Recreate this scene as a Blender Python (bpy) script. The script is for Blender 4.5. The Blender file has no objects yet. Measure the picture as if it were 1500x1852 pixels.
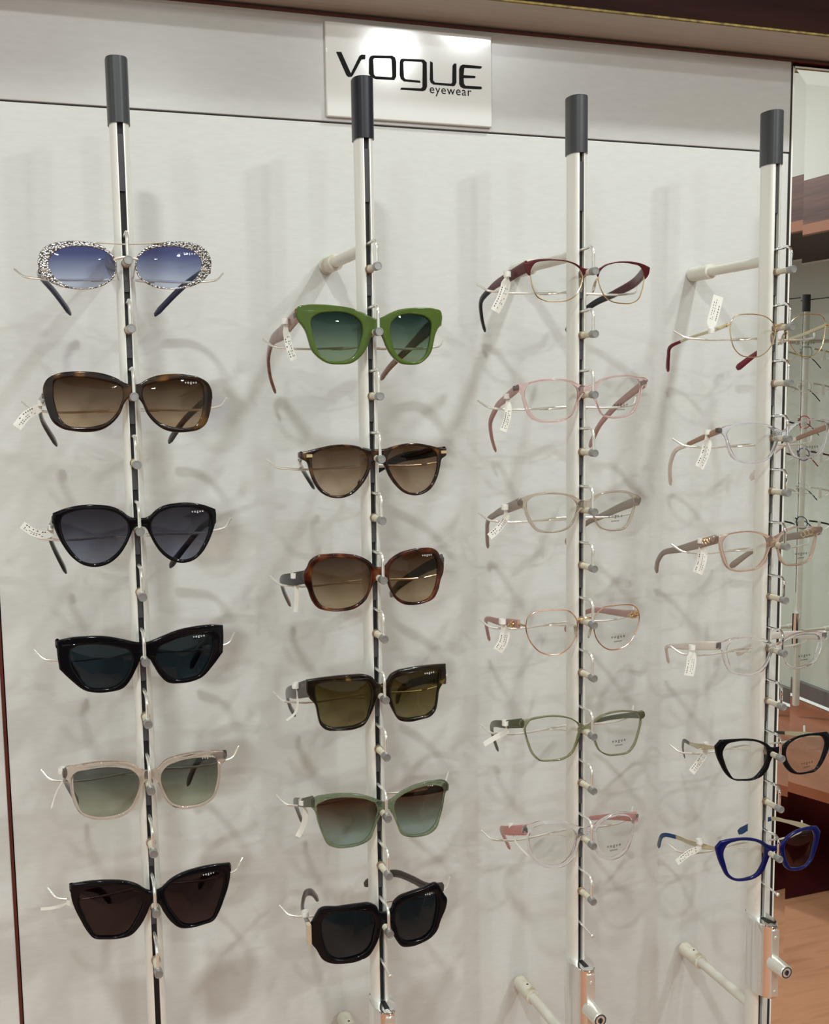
import bpy, bmesh, math, random
from mathutils import Vector, Matrix
random.seed(7)
SC = bpy.context.scene
COL = SC.collection
H = 1.5                                   # eye height above the floor
# ---------------------------------------------------------------- camera
RT = Vector((0.94570611, -0.32475537, -0.01318735))
UP = Vector((0.04937498, 0.10344337, 0.99340907))
FW = Vector((0.32125078, 0.94012415, -0.11386182))
CAM = Vector((0, -1, H)); FPX = 1980.03
cd = bpy.data.cameras.new('camera'); cam = bpy.data.objects.new('camera', cd); COL.objects.link(cam)
cd.sensor_fit = 'HORIZONTAL'; cd.sensor_width = 36; cd.lens = FPX / 1500 * 36
cd.clip_start = .01
m = Matrix((RT, UP, -FW)).transposed().to_4x4(); m.translation = CAM
cam.matrix_world = m
SC.camera = cam
# ---------------------------------------------------------------- world, lights, exposure
w = bpy.data.worlds.new('world'); SC.world = w; w.use_nodes = True
w.node_tree.nodes['Background'].inputs[0].default_value = (.97, 1.0, .94, 1)
w.node_tree.nodes['Background'].inputs[1].default_value = .72
SC.view_settings.view_transform = 'Standard'; SC.view_settings.look = 'None'
SC.view_settings.gamma = 1; SC.view_settings.use_curve_mapping = False
SC.view_settings.exposure = 0.04
def downlight(x, y, z, p, r=.06, col=(.93, 1, .995), aim=None):
    l = bpy.data.lights.new('downlight', 'AREA'); l.shape = 'DISK'; l.size = 2 * r; l.energy = p; l.color = col
    o = bpy.data.objects.new('downlight', l); COL.objects.link(o); o.location = (x, y, z)
    if aim: o.rotation_euler = (Vector(aim) - Vector((x, y, z))).to_track_quat('-Z', 'Y').to_euler()
downlight(1.0, -.45, H + 1.25, 13, .05)
downlight(-.7, -.55, H + 1.25, 4, .07)
downlight(1.271, -2.617, H + 1.21, 6, .074, aim=(.374, .155, H + .358))
downlight(-.3, -1.5, H + 1.25, 21, .07)
downlight(1.5, -2.4, H + 1.25, 24, .07)
downlight(-1.4, -2.9, H + 1.25, 22, .07)
downlight(.5, -3.8, H + 1.25, 26, .07)

# ---------------------------------------------------------------- geometry helpers
def ray(px, py): return RT * ((px - 750) / FPX) - UP * ((py - 926) / FPX) + FW
def at(px, py, Y):                        # picture position -> point on the plane y = Y
    d = ray(px, py); return CAM + d * ((Y - CAM.y) / d.y)
def atz(px, py, Z):
    d = ray(px, py); return CAM + d * ((Z - CAM.z) / d.z)
def pr(P):
    c = Vector(P) - CAM; k = FPX / c.dot(FW)
    return 750 + k * c.dot(RT), 926 - k * c.dot(UP)

def tag(o, label=None, cat=None, group=None, kind=None):
    if label: o['label'] = label
    if cat: o['category'] = cat
    if group: o['group'] = group
    if kind: o['kind'] = kind
    return o
def empty(name, loc, label=None, cat=None, group=None):
    o = bpy.data.objects.new(name, None); COL.objects.link(o); o.location = loc; o.empty_display_size = .01
    return tag(o, label, cat, group)

class MB:
    def __init__(s): s.v = []; s.f = []
    def add(s, vs, fs):
        b = len(s.v); s.v += [tuple(p) for p in vs]; s.f += [tuple(b + i for i in f) for f in fs]; return s
    def box(s, a, b):
        x0, y0, z0 = a; x1, y1, z1 = b
        return s.add([(x0,y0,z0),(x1,y0,z0),(x1,y1,z0),(x0,y1,z0),(x0,y0,z1),(x1,y0,z1),(x1,y1,z1),(x0,y1,z1)],
                     [(3,2,1,0),(4,5,6,7),(0,1,5,4),(1,2,6,5),(2,3,7,6),(3,0,4,7)])
    def sweep(s, secs, closed=False, caps=True):
        n = len(secs[0]); m_ = len(secs); vs = [p for q in secs for p in q]; fs = []
        for i in range(m_ if closed else m_ - 1):
            a = i * n; b = ((i + 1) % m_) * n
            for j in range(n): k = (j + 1) % n; fs.append((a + j, a + k, b + k, b + j))
        if caps and not closed: fs.append(tuple(range(n))[::-1]); fs.append(tuple((m_ - 1) * n + j for j in range(n)))
        return s.add(vs, fs)
    def tube(s, pts, r, n=10, closed=False, flat=1.0):
        pts = [Vector(p) for p in pts]; m_ = len(pts); secs = []
        rs = r if isinstance(r, (list, tuple)) else [r] * m_
        up = None
        for i, p in enumerate(pts):
            if closed: t = pts[(i + 1) % m_] - pts[i - 1]
            else: t = pts[min(i + 1, m_ - 1)] - pts[max(i - 1, 0)]
            t.normalize()
            if up is None:
                up = Vector((0, 1, 0)) if abs(t.y) < .8 else Vector((1, 0, 0))
            up = (up - t * up.dot(t)).normalized(); sd = t.cross(up)
            secs.append([p + (up * math.cos(a) * flat + sd * math.sin(a)) * rs[i] for a in (2 * math.pi * k / n for k in range(n))])
        return s.sweep(secs, closed)
    def lathe(s, c, ax, prof, n=24):       # prof: (distance along axis, radius)
        c = Vector(c); ax = Vector(ax).normalized(); u = ax.orthogonal().normalized(); v = ax.cross(u)
        return s.sweep([[c + ax * h + (u * math.cos(a) + v * math.sin(a)) * r for a in (2 * math.pi * k / n for k in range(n))] for h, r in prof])
    def build(s, name, mat, parent=None, smooth=35, origin=None):
        me = bpy.data.meshes.new(name)
        o0 = Vector(origin) if origin is not None else (Vector(parent.get('_o', (0, 0, 0))) if parent else Vector((0, 0, 0)))
        me.from_pydata([Vector(p) - o0 for p in s.v], [], s.f); me.update()
        return finish(me, name, mat, parent, smooth, o0 if not parent else None)
def finish(me, name, mat, parent, smooth=35, loc=None):
    bm = bmesh.new(); bm.from_mesh(me); bmesh.ops.recalc_face_normals(bm, faces=bm.faces); bm.to_mesh(me); bm.free()
    if smooth:
        me.shade_smooth(); me.set_sharp_from_angle(angle=math.radians(smooth))
    me.materials.append(mat)
    o = bpy.data.objects.new(name, me); COL.objects.link(o)
    if parent: o.parent = parent
    elif loc is not None: o.location = loc
    return o
ORI = {}
def part(mb, name, mat, root, base=None, smooth=35):
    """mesh given in world coordinates becomes a child of root (an unrotated empty) or of one of its parts"""
    o0 = ORI[root.name]
    me = bpy.data.meshes.new(name); me.from_pydata([Vector(p) - o0 for p in mb.v], [], mb.f); me.update()
    o = finish(me, name, mat, base or root, smooth); ORI[o.name] = o0
    return o
def root_at(name, loc, *a):
    o = empty(name, loc, *a); ORI[o.name] = Vector(loc); return o

def crom(pts, n=6, closed=True):           # Catmull-Rom; a doubled point makes a corner
    P = [Vector(p) for p in pts]; out = []; m_ = len(P)
    rng = range(m_ if closed else m_ - 1)
    for i in rng:
        p1 = P[i]; p2 = P[(i + 1) % m_]
        if (p1 - p2).length < 1e-9: continue
        p0 = P[i - 1] if (closed or i > 0) else p1
        p3 = P[(i + 2) % m_] if (closed or i + 2 < m_) else p2
        L = (p2 - p1).length
        def tan(a, b, c):
            d1 = (b - a).length; d2 = (c - b).length
            if d1 < 1e-9 or d2 < 1e-9: return None
            return ((b - a) / d1 * d2 + (c - b) / d2 * d1) / (d1 + d2)
        t1 = tan(p0, p1, p2); t2 = tan(p1, p2, p3)
        ch = (p2 - p1) / L
        t1 = (ch if t1 is None else t1) * L; t2 = (ch if t2 is None else t2) * L
        for k in range(n):
            t = k / n; a = 2*t**3-3*t**2+1; b = t**3-2*t**2+t; c = -2*t**3+3*t**2; d = t**3-t**2
            out.append(p1 * a + t1 * b + p2 * c + t2 * d)
    if not closed: out.append(P[-1])
    return out

# ---------------------------------------------------------------- materials
def mat(name, col=(.8,.8,.8), rough=.5, metal=0, trans=0, ior=1.45, coat=0, spec=.5):
    m_ = bpy.data.materials.new(name); m_.use_nodes = True; b = m_.node_tree.nodes['Principled BSDF']
    b.inputs['Base Color'].default_value = (*col, 1); b.inputs['Roughness'].default_value = rough
    b.inputs['Metallic'].default_value = metal; b.inputs['Transmission Weight'].default_value = trans
    b.inputs['IOR'].default_value = ior; b.inputs['Coat Weight'].default_value = coat
    b.inputs['Specular IOR Level'].default_value = spec
    return m_
def noise_mat(name, cols, scale=(30,30,30), rough=.4, coat=0, bump=0, detail=4, pos=None, metal=0, wave=False, trans=0, spec=.5):
    m_ = mat(name, cols[0], rough, metal, coat=coat, trans=trans, spec=spec); nt = m_.node_tree; N = nt.nodes; L = nt.links; b = N['Principled BSDF']
    tc = N.new('ShaderNodeTexCoord'); mp = N.new('ShaderNodeMapping'); mp.inputs['Scale'].default_value = scale
    L.new(tc.outputs['Object'], mp.inputs[0])
    no = N.new('ShaderNodeTexNoise'); no.inputs['Scale'].default_value = 1; no.inputs['Detail'].default_value = detail
    L.new(mp.outputs[0], no.inputs['Vector'])
    cr = N.new('ShaderNodeValToRGB'); L.new(no.outputs['Fac'], cr.inputs[0])
    pos = pos or [.3 + .4 * i / (len(cols) - 1) for i in range(len(cols))]
    while len(cr.color_ramp.elements) < len(cols): cr.color_ramp.elements.new(.5)
    for e, c, p in zip(cr.color_ramp.elements, cols, pos): e.position = p; e.color = (*c, 1)
    L.new(cr.outputs[0], b.inputs['Base Color'])
    if bump:
        bp = N.new('ShaderNodeBump'); bp.inputs['Strength'].default_value = bump; bp.inputs['Distance'].default_value = .001
        L.new(no.outputs['Fac'], bp.inputs['Height']); L.new(bp.outputs[0], b.inputs['Normal'])
    return m_
def lens_mat(name, top, bot, p=(.15, .95)):
    m_ = bpy.data.materials.new(name); m_.use_nodes = True; nt = m_.node_tree; N = nt.nodes; L = nt.links; N.clear()
    out = N.new('ShaderNodeOutputMaterial'); mx = N.new('ShaderNodeMixShader'); tr = N.new('ShaderNodeBsdfTransparent')
    gl = N.new('ShaderNodeBsdfGlossy'); gl.inputs['Roughness'].default_value = .02
    fr = N.new('ShaderNodeFresnel'); geo = N.new('ShaderNodeNewGeometry'); mr_ = N.new('ShaderNodeMapRange'); mr_.inputs['To Min'].default_value = 1.36; mr_.inputs['To Max'].default_value = 1 / 1.36
    L.new(geo.outputs['Backfacing'], mr_.inputs['Value']); L.new(mr_.outputs[0], fr.inputs['IOR'])
    tc = N.new('ShaderNodeTexCoord'); sx = N.new('ShaderNodeSeparateXYZ'); cr = N.new('ShaderNodeValToRGB')
    L.new(tc.outputs['Generated'], sx.inputs[0]); L.new(sx.outputs['Z'], cr.inputs[0])
    e = cr.color_ramp.elements; e[0].position = p[0]; e[1].position = p[1]
    e[0].color = (*[math.sqrt(c) for c in bot], 1); e[1].color = (*[math.sqrt(c) for c in top], 1)
    L.new(cr.outputs[0], tr.inputs[0]); L.new(fr.outputs[0], mx.inputs[0]); L.new(tr.outputs[0], mx.inputs[1]); L.new(gl.outputs[0], mx.inputs[2])
    L.new(mx.outputs[0], out.inputs[0]); return m_
M = dict(
 wall=noise_mat('grey laminate wall panel', [(.605,.612,.585),(.64,.648,.622)], (90,90,420), .42, bump=.03, detail=8),
 head=noise_mat('header laminate', [(.49,.485,.465),(.52,.515,.495)], (60,60,260), .22, bump=.015, detail=6),
 gap=mat('dark joint', (.02,.015,.012), .8),
 redtrim=mat('red brown trim', (.09,.018,.01), .4),
 soffit=noise_mat('soffit laminate', [(.40,.35,.30),(.45,.40,.35)], (8,200,8), .5),
 fascia=noise_mat('dark stained fascia', [(.010,.003,.002),(.022,.007,.005)], (4,60,60), .7, spec=.08),
 chip=noise_mat('chipboard edge', [(.10,.07,.02),(.30,.22,.06)], (120,120,120), .8),
 alu=mat('satin aluminium', (.86,.86,.80), .36, .35),
 cap=noise_mat('grey plastic cap', [(.035,.038,.042),(.06,.062,.068)], (900,900,6), .35),
 capdark=noise_mat('dark plastic cap', [(.006,.0065,.012),(.013,.0135,.022)], (900,900,6), .35),
 slot=mat('black slot', (.006,.006,.007), .5), block=mat('grey locking bar', (.055,.055,.06), .45, 0),
 chrome=mat('chrome', (.88,.88,.88), .06, 1), hinge=mat('dark hinge', (.10,.09,.08), .4, .6), wire=mat('satin steel wire', (.84,.83,.77), .24, .7),
 knob=mat('grey metal knob', (.34,.34,.33), .35, .6), knobrim=mat('knob rim', (.42,.42,.40), .3, .7),
 rubber=noise_mat('ivory rubber peg', [(.50,.46,.35),(.64,.60,.48)], (200,200,200), .5),
 collar=noise_mat('stained rubber collar', [(.16,.10,.06),(.34,.25,.16)], (300,300,300), .55),
 tube=noise_mat('ivory bracket tube', [(.66,.64,.56),(.72,.70,.62)], (40,40,40), .35),
 stain=noise_mat('yellowed bracket socket', [(.42,.33,.2),(.66,.63,.52),(.68,.66,.57)], (50,50,50), .4, pos=[.3,.48,.7]),
 paper=mat('white price tag paper', (.82,.82,.76), .5), ink=mat('black print', (.02,.02,.02), .6),
 white_ink=mat('white print', (.85,.85,.85), .5),
 signplate=mat('white glossy acrylic', (.74,.74,.71), .09, coat=.0), signink=mat('black sign lettering', (.008,.008,.008), .55, spec=.15),
 pad=mat('clear silicone nose pad', (.85,.80,.72), .1, trans=.85),
)
# ---------------------------------------------------------------- the setting
WY = .161                                  # face of the wall panels
XT = -.047; XR = .889                      # trim joint on the left, end of the panels on the right
ZS = H + .279; ZT = H + .389               # panel joint, top of the header
def struct(mb, name, m_, smooth=0):
    o = mb.build(name, m_, smooth=smooth); tag(o, kind='structure'); return o
def bevelled(o, wdt=.001):
    b = o.modifiers.new('bevel', 'BEVEL'); b.width = wdt; b.segments = 2; return o
bevelled(struct(MB().box((XT + .002, WY, 0), (XR, WY + .02, ZS - .0008)), 'wall_back', M['wall']), .0006)
bevelled(struct(MB().box((-1.6, WY, 0), (XT - .002, WY + .02, ZS - .0008)), 'wall_left', M['wall']), .0006)
bevelled(struct(MB().box((-1.6, WY - .0012, ZS + .0008), (XR, WY + .02, ZT - .0026)), 'wall_header', M['head']), .0006)
struct(MB().box((-1.7, WY + .02, 0), (3.0, WY + .05, 2.8)), 'wall_backing', M['gap'])
struct(MB().box((XT - .002, WY - .0008, 0), (XT + .001, WY + .02, ZS)), 'trim_1', M['redtrim'])
struct(MB().box((-1.7, WY - .0025, ZT - .0028), (3.0, WY + .02, ZT)), 'trim_2', M['redtrim'])
struct(MB().box((XR, WY + .001, 0), (XR + .004, WY + .02, ZT - .0028)), 'trim_3', M['gap'])
struct(MB().add([(x, y, ZT + z) for x in (-1.7, 3.0) for y, z in ((WY + .03, 0), (.0975, .0085), (.0975, .03), (WY + .03, .03))], [(0,1,2,3),(7,6,5,4),(0,4,5,1),(1,5,6,2),(2,6,7,3),(3,7,4,0)]), 'ceiling_soffit', M['soffit'])
struct(MB().box((-1.7, .0940, ZT + .0081), (3.0, .0978, ZT + .0104)), 'trim_4', M['chip'])
struct(MB().box((-1.7, .0935, ZT + .0104), (3.0, .0978, ZT + .5)), 'wall_fascia', M['fascia'])
M['floor'] = noise_mat('salmon wood floor', [(.42,.19,.10),(.56,.27,.15),(.48,.22,.12)], (3,30,1), .5, detail=5)
M['room'] = mat('warm white plaster', (.70,.69,.63), .7)
M['valance'] = noise_mat('red brown wood grain', [(.06,.022,.017),(.17,.065,.05)], (1.5,3,70), .4, detail=6)
M['valedge'] = mat('light wood lipping', (.32,.13,.07), .4)
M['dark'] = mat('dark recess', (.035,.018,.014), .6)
M['sidewall'] = noise_mat('pale green grey laminate', [(.50,.53,.46),(.56,.59,.52)], (2,4,2), .3)
M['wine'] = noise_mat('wine red lacquer', [(.042,.002,.002),(.055,.003,.003)], (3,3,3), .45)
M['worktop'] = noise_mat('orange brown worktop', [(.22,.065,.025),(.38,.14,.075)], (8,3,1), .25)
struct(MB().box((-3, -5, -.02), (3.2, .2, 0)), 'floor', M['floor'])
struct(MB().box((-3, -5, 2.8), (3.2, .25, 2.84)), 'ceiling', M['room'])
# right side wall of the shop, which the mirror shows
SX = 2.53
sw = struct(MB().box((SX, -5, .38), (SX + .05, WY + .02, H + .40)), 'wall_right', M['sidewall'])
struct(MB().box((SX, -5, H + .40), (SX + .05, WY + .02, 2.8)), 'wall_right_top', M['room'])
struct(MB().box((SX - .003, -5, H + .277), (SX + .001, WY, H + .2795)), 'trim_5', M['gap'])
struct(MB().box((SX - .02, -5, H - 1.11), (SX, WY, H - 1.06)), 'baseboard_right', mat('grey plinth', (.14,.13,.12), .4))
v = root_at('valance', (2.05, -2, H + .40), 'red brown wood-grain valance over the side wall, seen in the mirror', 'valance')
part(MB().box((2.04, -5, H + .432), (2.06, WY - .02, H + .552)), 'board', M['valance'], v)
part(MB().box((2.036, -5, H + .404), (2.06, WY - .02, H + .4315)), 'lipping', M['valedge'], v)
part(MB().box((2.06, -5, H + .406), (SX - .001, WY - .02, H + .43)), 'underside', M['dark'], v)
v = root_at('base_cabinet', (2.2, -1.5, 0), 'wine red lacquered base cabinet with orange brown worktop, low in the mirror', 'cabinet')
def ry(y): return .322 - y                 # depth seen in the mirror -> depth in the room
z1 = H - 1.13
top = [(1.83, ry(1.85)), (2.16, ry(1.02)), (SX - .002, ry(.95)), (SX - .002, ry(2.6)), (1.83, ry(2.6))]
bot = [(1.86, ry(1.53)), (2.40, ry(1.535)), (SX - .002, ry(1.54)), (SX - .002, ry(2.6)), (1.86, ry(2.6))]
part(MB().sweep([[(x, y, 0.001) for x, y in bot], [(x, y, z1 - .03) for x, y in top]]), 'body', M['wine'], v, smooth=0)
part(MB().sweep([[(x, y, z1 - .03) for x, y in top], [(x, y, z1) for x, y in top]]), 'worktop', M['worktop'], v, smooth=0)
v = root_at('shop_counter', (-.6, -3.2, 0), 'wine red shop counter across the room behind the viewer', 'counter')
part(MB().box((-2.2, -3.6, 0.001), (1.6, -3.0, 1.0)), 'body', M['wine'], v)
part(MB().box((-2.25, -3.65, 1.001), (1.65, -2.95, 1.04)), 'worktop', M['worktop'], v)
v = root_at('reflection_table', (1.1, -2.1, 0), 'wine red low table added unseen behind the viewer for its dark reflection', 'table')  # added out of view so chrome and lenses reflect wine red, not floor
part(MB().box((.5, -2.7, 0.001), (1.4, -1.75, .80)), 'body', M['wine'], v)
part(MB().box((.47, -2.73, .801), (1.43, -1.72, .83)), 'tabletop', M['worktop'], v)
# ---------------------------------------------------------------- wall mirror with a bevelled edge
XM = .8935; ZM = ZT - .0065; YM = WY + .001; BV = .020
M['mirror'] = mat('silvered mirror', (.90,.92,.90), .0, 1)
mr = root_at('wall_mirror', (XM, YM, .3), 'tall wall mirror with a slanted glass edge, right of the last display rod', 'mirror')
tl = -.00045
part(MB().add([(XM + BV, YM, .3), (2.4, YM, .3), (2.4, YM, ZM - BV), (XM + BV, YM, ZM - BV),
               (XM + BV, YM + .006, .3), (2.4, YM + .006, .3), (2.4, YM + .006, ZM - BV), (XM + BV, YM + .006, ZM - BV)],
              [(0,1,2,3),(7,6,5,4),(0,4,5,1),(1,5,6,2),(2,6,7,3),(3,7,4,0)]), 'glass', M['mirror'], mr, smooth=0)
part(MB().add([(XM + .0015, YM + tl, .3), (XM + BV, YM, .3), (XM + BV, YM, ZM - BV), (XM + .0015, YM + tl, ZM - .001),
               (2.4, YM, ZM - BV), (2.4, YM + tl, ZM - .001)], [(0,1,2,3),(3,2,4,5)]), 'bevel', M['mirror'], mr, smooth=0)
part(MB().box((XM - .0003, YM - .0005, .3), (XM + .0018, YM + .006, ZM)).box((XM, YM - .0005, ZM - .002), (2.4, YM + .006, ZM)), 'edge', mat('polished glass edge', (.86,.88,.80), .15), mr, smooth=0)

# ---------------------------------------------------------------- brand sign
YS = WY - .006
def C2(x, y): return at(560 + x / 3.75, y / 3.75, YS)
sg = root_at('brand_sign', C2(110, 780), 'white glossy acrylic sign lettered VOGUE eyewear on the header panel', 'sign')
q = [C2(108, 128), C2(115, 783), C2(1238, 868), C2(1240, 256)]
xl = (q[0].x + q[1].x) / 2; xr = (q[2].x + q[3].x) / 2; zb = (q[1].z + q[2].z) / 2; zt = min(ZT - .006, (q[0].z + q[3].z) / 2)
o = part(MB().box((xl, YS, zb), (xr, WY - .0013, zt)), 'plate', M['signplate'], sg); bevelled(o, .0012)
def poly_mesh(loops, t, bev, surf, name, mat_, root, base=None, res=2, smooth=40, offs=True):
    """loops of (X,Z): first is the outline, the others holes; surf(X,Z) gives the y of the middle; thickness t"""
    cu = bpy.data.curves.new('tmp', 'CURVE'); cu.dimensions = '2D'; cu.fill_mode = 'BOTH'
    cu.extrude = max(t / 2 - bev, 0); cu.bevel_depth = bev; cu.bevel_resolution = res
    if bev and offs: cu.offset = -bev
    for i, lp in enumerate(loops):
        a = sum(lp[k - 1][0] * lp[k][1] - lp[k][0] * lp[k - 1][1] for k in range(len(lp)))
        if (a < 0) == (i == 0): lp = lp[::-1]
        s = cu.splines.new('POLY'); s.points.add(len(lp) - 1); s.use_cyclic_u = True
        for p_, l_ in zip(s.points, lp): p_.co = (l_[0], l_[1], 0, 1)
    return curve_mesh(cu, surf, name, mat_, root, base, smooth)
def curve_mesh(cu, surf, name, mat_, root, base=None, smooth=40, fn=None):
    ob = bpy.data.objects.new('tmp', cu); COL.objects.link(ob); bpy.context.view_layer.update()
    dg = bpy.context.evaluated_depsgraph_get()
    me = bpy.data.meshes.new_from_object(ob.evaluated_get(dg)); COL.objects.unlink(ob); bpy.data.objects.remove(ob); bpy.data.curves.remove(cu)
    me.materials.clear()
    o0 = ORI[root.name]
    for v_ in me.vertices:
        X, Z, D = v_.co
        if fn: X, Z = fn(X, Z)
        v_.co = Vector((X, surf(X, Z) - D, Z)) - o0
    bm = bmesh.new(); bm.from_mesh(me); bmesh.ops.remove_doubles(bm, verts=bm.verts, dist=2e-6); bm.to_mesh(me); bm.free()
    me.name = name
    o = finish(me, name, mat_, base or root, smooth); ORI[o.name] = o0; return o
LET = {
 'letter_v': [[(180,352),(215,353),(280,498),(338,380),(352,371),(380,372),(378,402),(352,404),(295,510),(285,521),(262,522),(250,510)]],
 'letter_o': [[(430,376),(560,378),(580,390),(588,420),(588,520),(575,543),(450,537),(420,525),(403,500),(403,400),(412,382)],
              [(440,395),(550,397),(556,405),(562,515),(556,525),(447,518),(436,505),(432,405)]],
 'letter_g': [[(630,398),(775,405),(795,425),(797,590),(785,612),(770,618),(615,608),(622,595),(755,600),(766,590),(768,430),(760,420),(645,415),(636,425),(640,525),(650,538),(750,548),(752,562),(640,552),(620,535),(612,510),(612,420),(618,402)]],
 'letter_u': [[(818,415),(835,425),(838,545),(850,560),(960,568),(968,560),(970,445),(980,432),(996,432),(996,560),(985,582),(975,585),(840,573),(822,560),(816,540)]],
 'letter_e': [[(1040,438),(1165,450),(1170,456),(1160,466),(1050,460),(1045,510),(1120,515),(1127,522),(1122,530),(1045,530),(1048,570),(1058,582),(1165,588),(1170,600),(1160,606),(1045,600),(1025,590),(1015,570),(1015,470),(1022,448)]]}
for n, lps in LET.items():
    poly_mesh([[(C2(*p).x, C2(*p).z) for p in lp] for lp in lps], .0006, 0, lambda X, Z: YS - .0002, n, M['signink'], sg, offs=False)
def text(s, size, fn, surf, name, mat_, root, base=None, bold=0, sp=1.0, align='CENTER'):
    cu = bpy.data.curves.new('t', 'FONT'); cu.body = s; cu.size = size; cu.align_x = align; cu.extrude = .0001; cu.offset = bold
    cu.space_character = sp
    return curve_mesh(cu, surf, name, mat_, root, base, 0, fn)
a = C2(812, 628); b = C2(1172, 660); a.z = (a.z + b.z) / 2 + .000; b.z = a.z
text('eyewear', .0130, lambda X, Z: (a.x + X, a.z + Z), lambda X, Z: YS - .0002, 'small_lettering', M['signink'], sg, sp=1.12, align='LEFT')

# ---------------------------------------------------------------- display rods
KN = {1: [(231,470),(237,594),(243,718),(248,841),(254,962),(261,1080),(265,1198),(268,1310),(273,1430),(278,1543),(282,1651),(285,1760)],
 2: [(682,481),(685,600),(686,717),(689,831),(691,942),(694,1050),(697,1156),(700,1266),(703,1369),(706,1479),(708,1583),(709,1687)],
 3: [(1079,490),(1077,604),(1076,714),(1073,820),(1077,926),(1077,1029),(1074,1131),(1074,1227),(1073,1332),(1073,1430),(1074,1529),(1074,1629)],
 4: [(1438,487),(1436,591),(1433,693),(1429,794),(1427,892),(1424,989),(1422,1086),(1420,1182),(1419,1278),(1418,1371),(1418,1462),(1414,1552)]}
RX = {1: .0792, 2: .3003, 3: .5225, 4: .7540}
LEAN = .0049; ZC = H + .229
CAPZ = {1: ZC, 2: ZC, 3: ZC - .001, 4: ZC}
A_, B_ = .0083, .0125
def profile(grow=0, slot=True):
    pts = []; n = 44
    for k in range(n):
        t = 2 * math.pi * (k + .5) / n - math.pi / 2; c, s_ = math.cos(t), math.sin(t)
        x = (A_ + grow) * abs(c) ** .8 * (1 if c > 0 else -1); y = B_ + (B_ + grow) * abs(s_) ** .8 * (1 if s_ > 0 else -1)
        if slot and y < B_ and abs(x) < .0026: continue
        pts.append((x, y))
    if slot:
        # go round starting right of the slot; close through the groove
        pts.sort(key=lambda p: (math.atan2(p[1] - B_, p[0]) + math.pi / 2) % (2 * math.pi))
        y0 = .0006
        pts = [(.0026, y0)] + pts + [(-.0026, y0), (-.0026, .0062), (.0026, .0062)]
    return pts
P_IN = profile(); P_CAP = profile(.0012, False)
def build_rod(j, X, zc, zlist, zbot, arms, lockz, label, capm='cap', lean=LEAN, wiremat='wire'):
    base = Vector((X, 0, H)); r = empty('display_rod', base, label, 'display rod', 'display rods standing off the wall'); ORI[r.name] = Vector((0, 0, 0))
    r.rotation_euler = (-lean, 0, 0)
    P = lambda mb, n, m_, b=None, sm=35: part(mb, n, m_, r, b, sm)
    zc -= H; zlist = [z - H for z in zlist]; zbot -= H
    P(MB().sweep([[(x, y, z) for x, y in P_IN] for z in (zbot, zc)]), 'pole', M['alu'], sm=25)
    cap = MB().sweep([[(x, y, z) for x, y in P_CAP] for z in (zc, zc + .0545)]).sweep([[(x * .97, B_ + (y - B_) * .97, z) for x, y in P_CAP] for z in (zc + .0545, zc + .0555)])
    P(cap, 'cap', M[capm], sm=25)
    P(MB().box((-.0024, .0050, zbot), (.0024, .0060, zc)), 'slot_backing', M['slot'])
    zs = sorted(zlist, reverse=True); top = zs[0] + .05
    P(MB().box((-.0023, .0022, zs[0] + .062), (.0023, .0049, min(zc, zs[0] + .11))), 'locking_bar', M['block'])
    for i, z in enumerate(zlist):
        if i < 11: P(MB().box((-.0023, .0024, z - .024), (.0023, .0049, z + .004)).box((-.0023, .0020, z - .0145), (.0023, .0024, z + .003)), 'locking_bar', M['block'], sm=0)
        # steel hook that drops onto the knob, ivory peg, grey knob
        jx = random.uniform(-.0004, .0006)
        hk = crom([(0, .005, z + .0235), (0, -.010, z + .0240), (jx, -.0200, z + .0238), (jx, -.0240, z + .0195), (jx, -.0243, z + .012), (jx, -.0243, z + .003)], 5, False)
        P(MB().tube(hk, .00155), 'locking_hook', M[wiremat])
        pg = P(MB().lathe((0, .001, z), (0, -1, 0), [(0, .003), (.001, .0036), (.004, .0037), (.0055, .0031), (.021, .0031), (.0218, .0028)]), 'peg', M['rubber'])
        P(MB().lathe((0, .0005, z), (0, -1, 0), [(0, .0037), (.0004, .0041), (.0036, .0041), (.0042, .0037)]), 'peg_collar', M['collar'], pg)
        kb = P(MB().lathe((0, -.0205, z), (0, -1, 0), [(0, .0030), (.0008, .0038), (.0082, .0039), (.0088, .0036), (.0088, .0029), (.0084, .0027), (.0084, .0001)]), 'knob', M['knob'])
        if i in arms:
            za = arms[i] - H
            pts = [(-.0925, .052, za + .0085), (-.0830, .0415, za + .0008), (-.0785, .040, za), (0, .040, za), (.0785, .040, za), (.083, .0415, za + .0008), (.0925, .052, za + .0085)]
            q_ = []
            for k in range(len(pts)): q_.append(pts[k])
            am = P(MB().tube(crom(q_, 5, False), .00115), 'holder_arm', M['wire'])
            P(MB().tube(crom([(-.028, .0405, za - .0018), (-.020, .0402, za - .0018), (-.008, .031, za - .001), (-.004, .024, za)], 4, False), .0010)
              .tube(crom([(.028, .0405, za - .0018), (.020, .0402, za - .0018), (.008, .031, za - .001), (.004, .024, za)], 4, False), .0010), 'arm_brace', M['wire'], am)
    # wall brackets
    for zb_, low in ((.130, 0), (-.7226, 1)):
        if zb_ < zbot: continue
        y1 = 2 * B_ - .002; ywl = WY - .0003 + (0 if low else 0)
        bt = P(MB().tube([(0, y1, zb_), (0, ywl - .03, zb_)], .0057, 16), 'wall_bracket', M['tube'])
        P(MB().lathe((0, ywl - .002, zb_), (0, -1, 0), [(0, .0075), (.0005, .0085), (.038, .0085), (.0385, .0080), (.0385, .0060)]), 'bracket_socket', M['stain' if low or j == 2 else 'tube'], bt)
        P(MB().lathe((0, ywl - .024, zb_ + .0080), (0, 0, 1), [(0, .0014), (.0007, .0013)], 10), 'grub_screw', M['slot'], bt)
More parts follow.
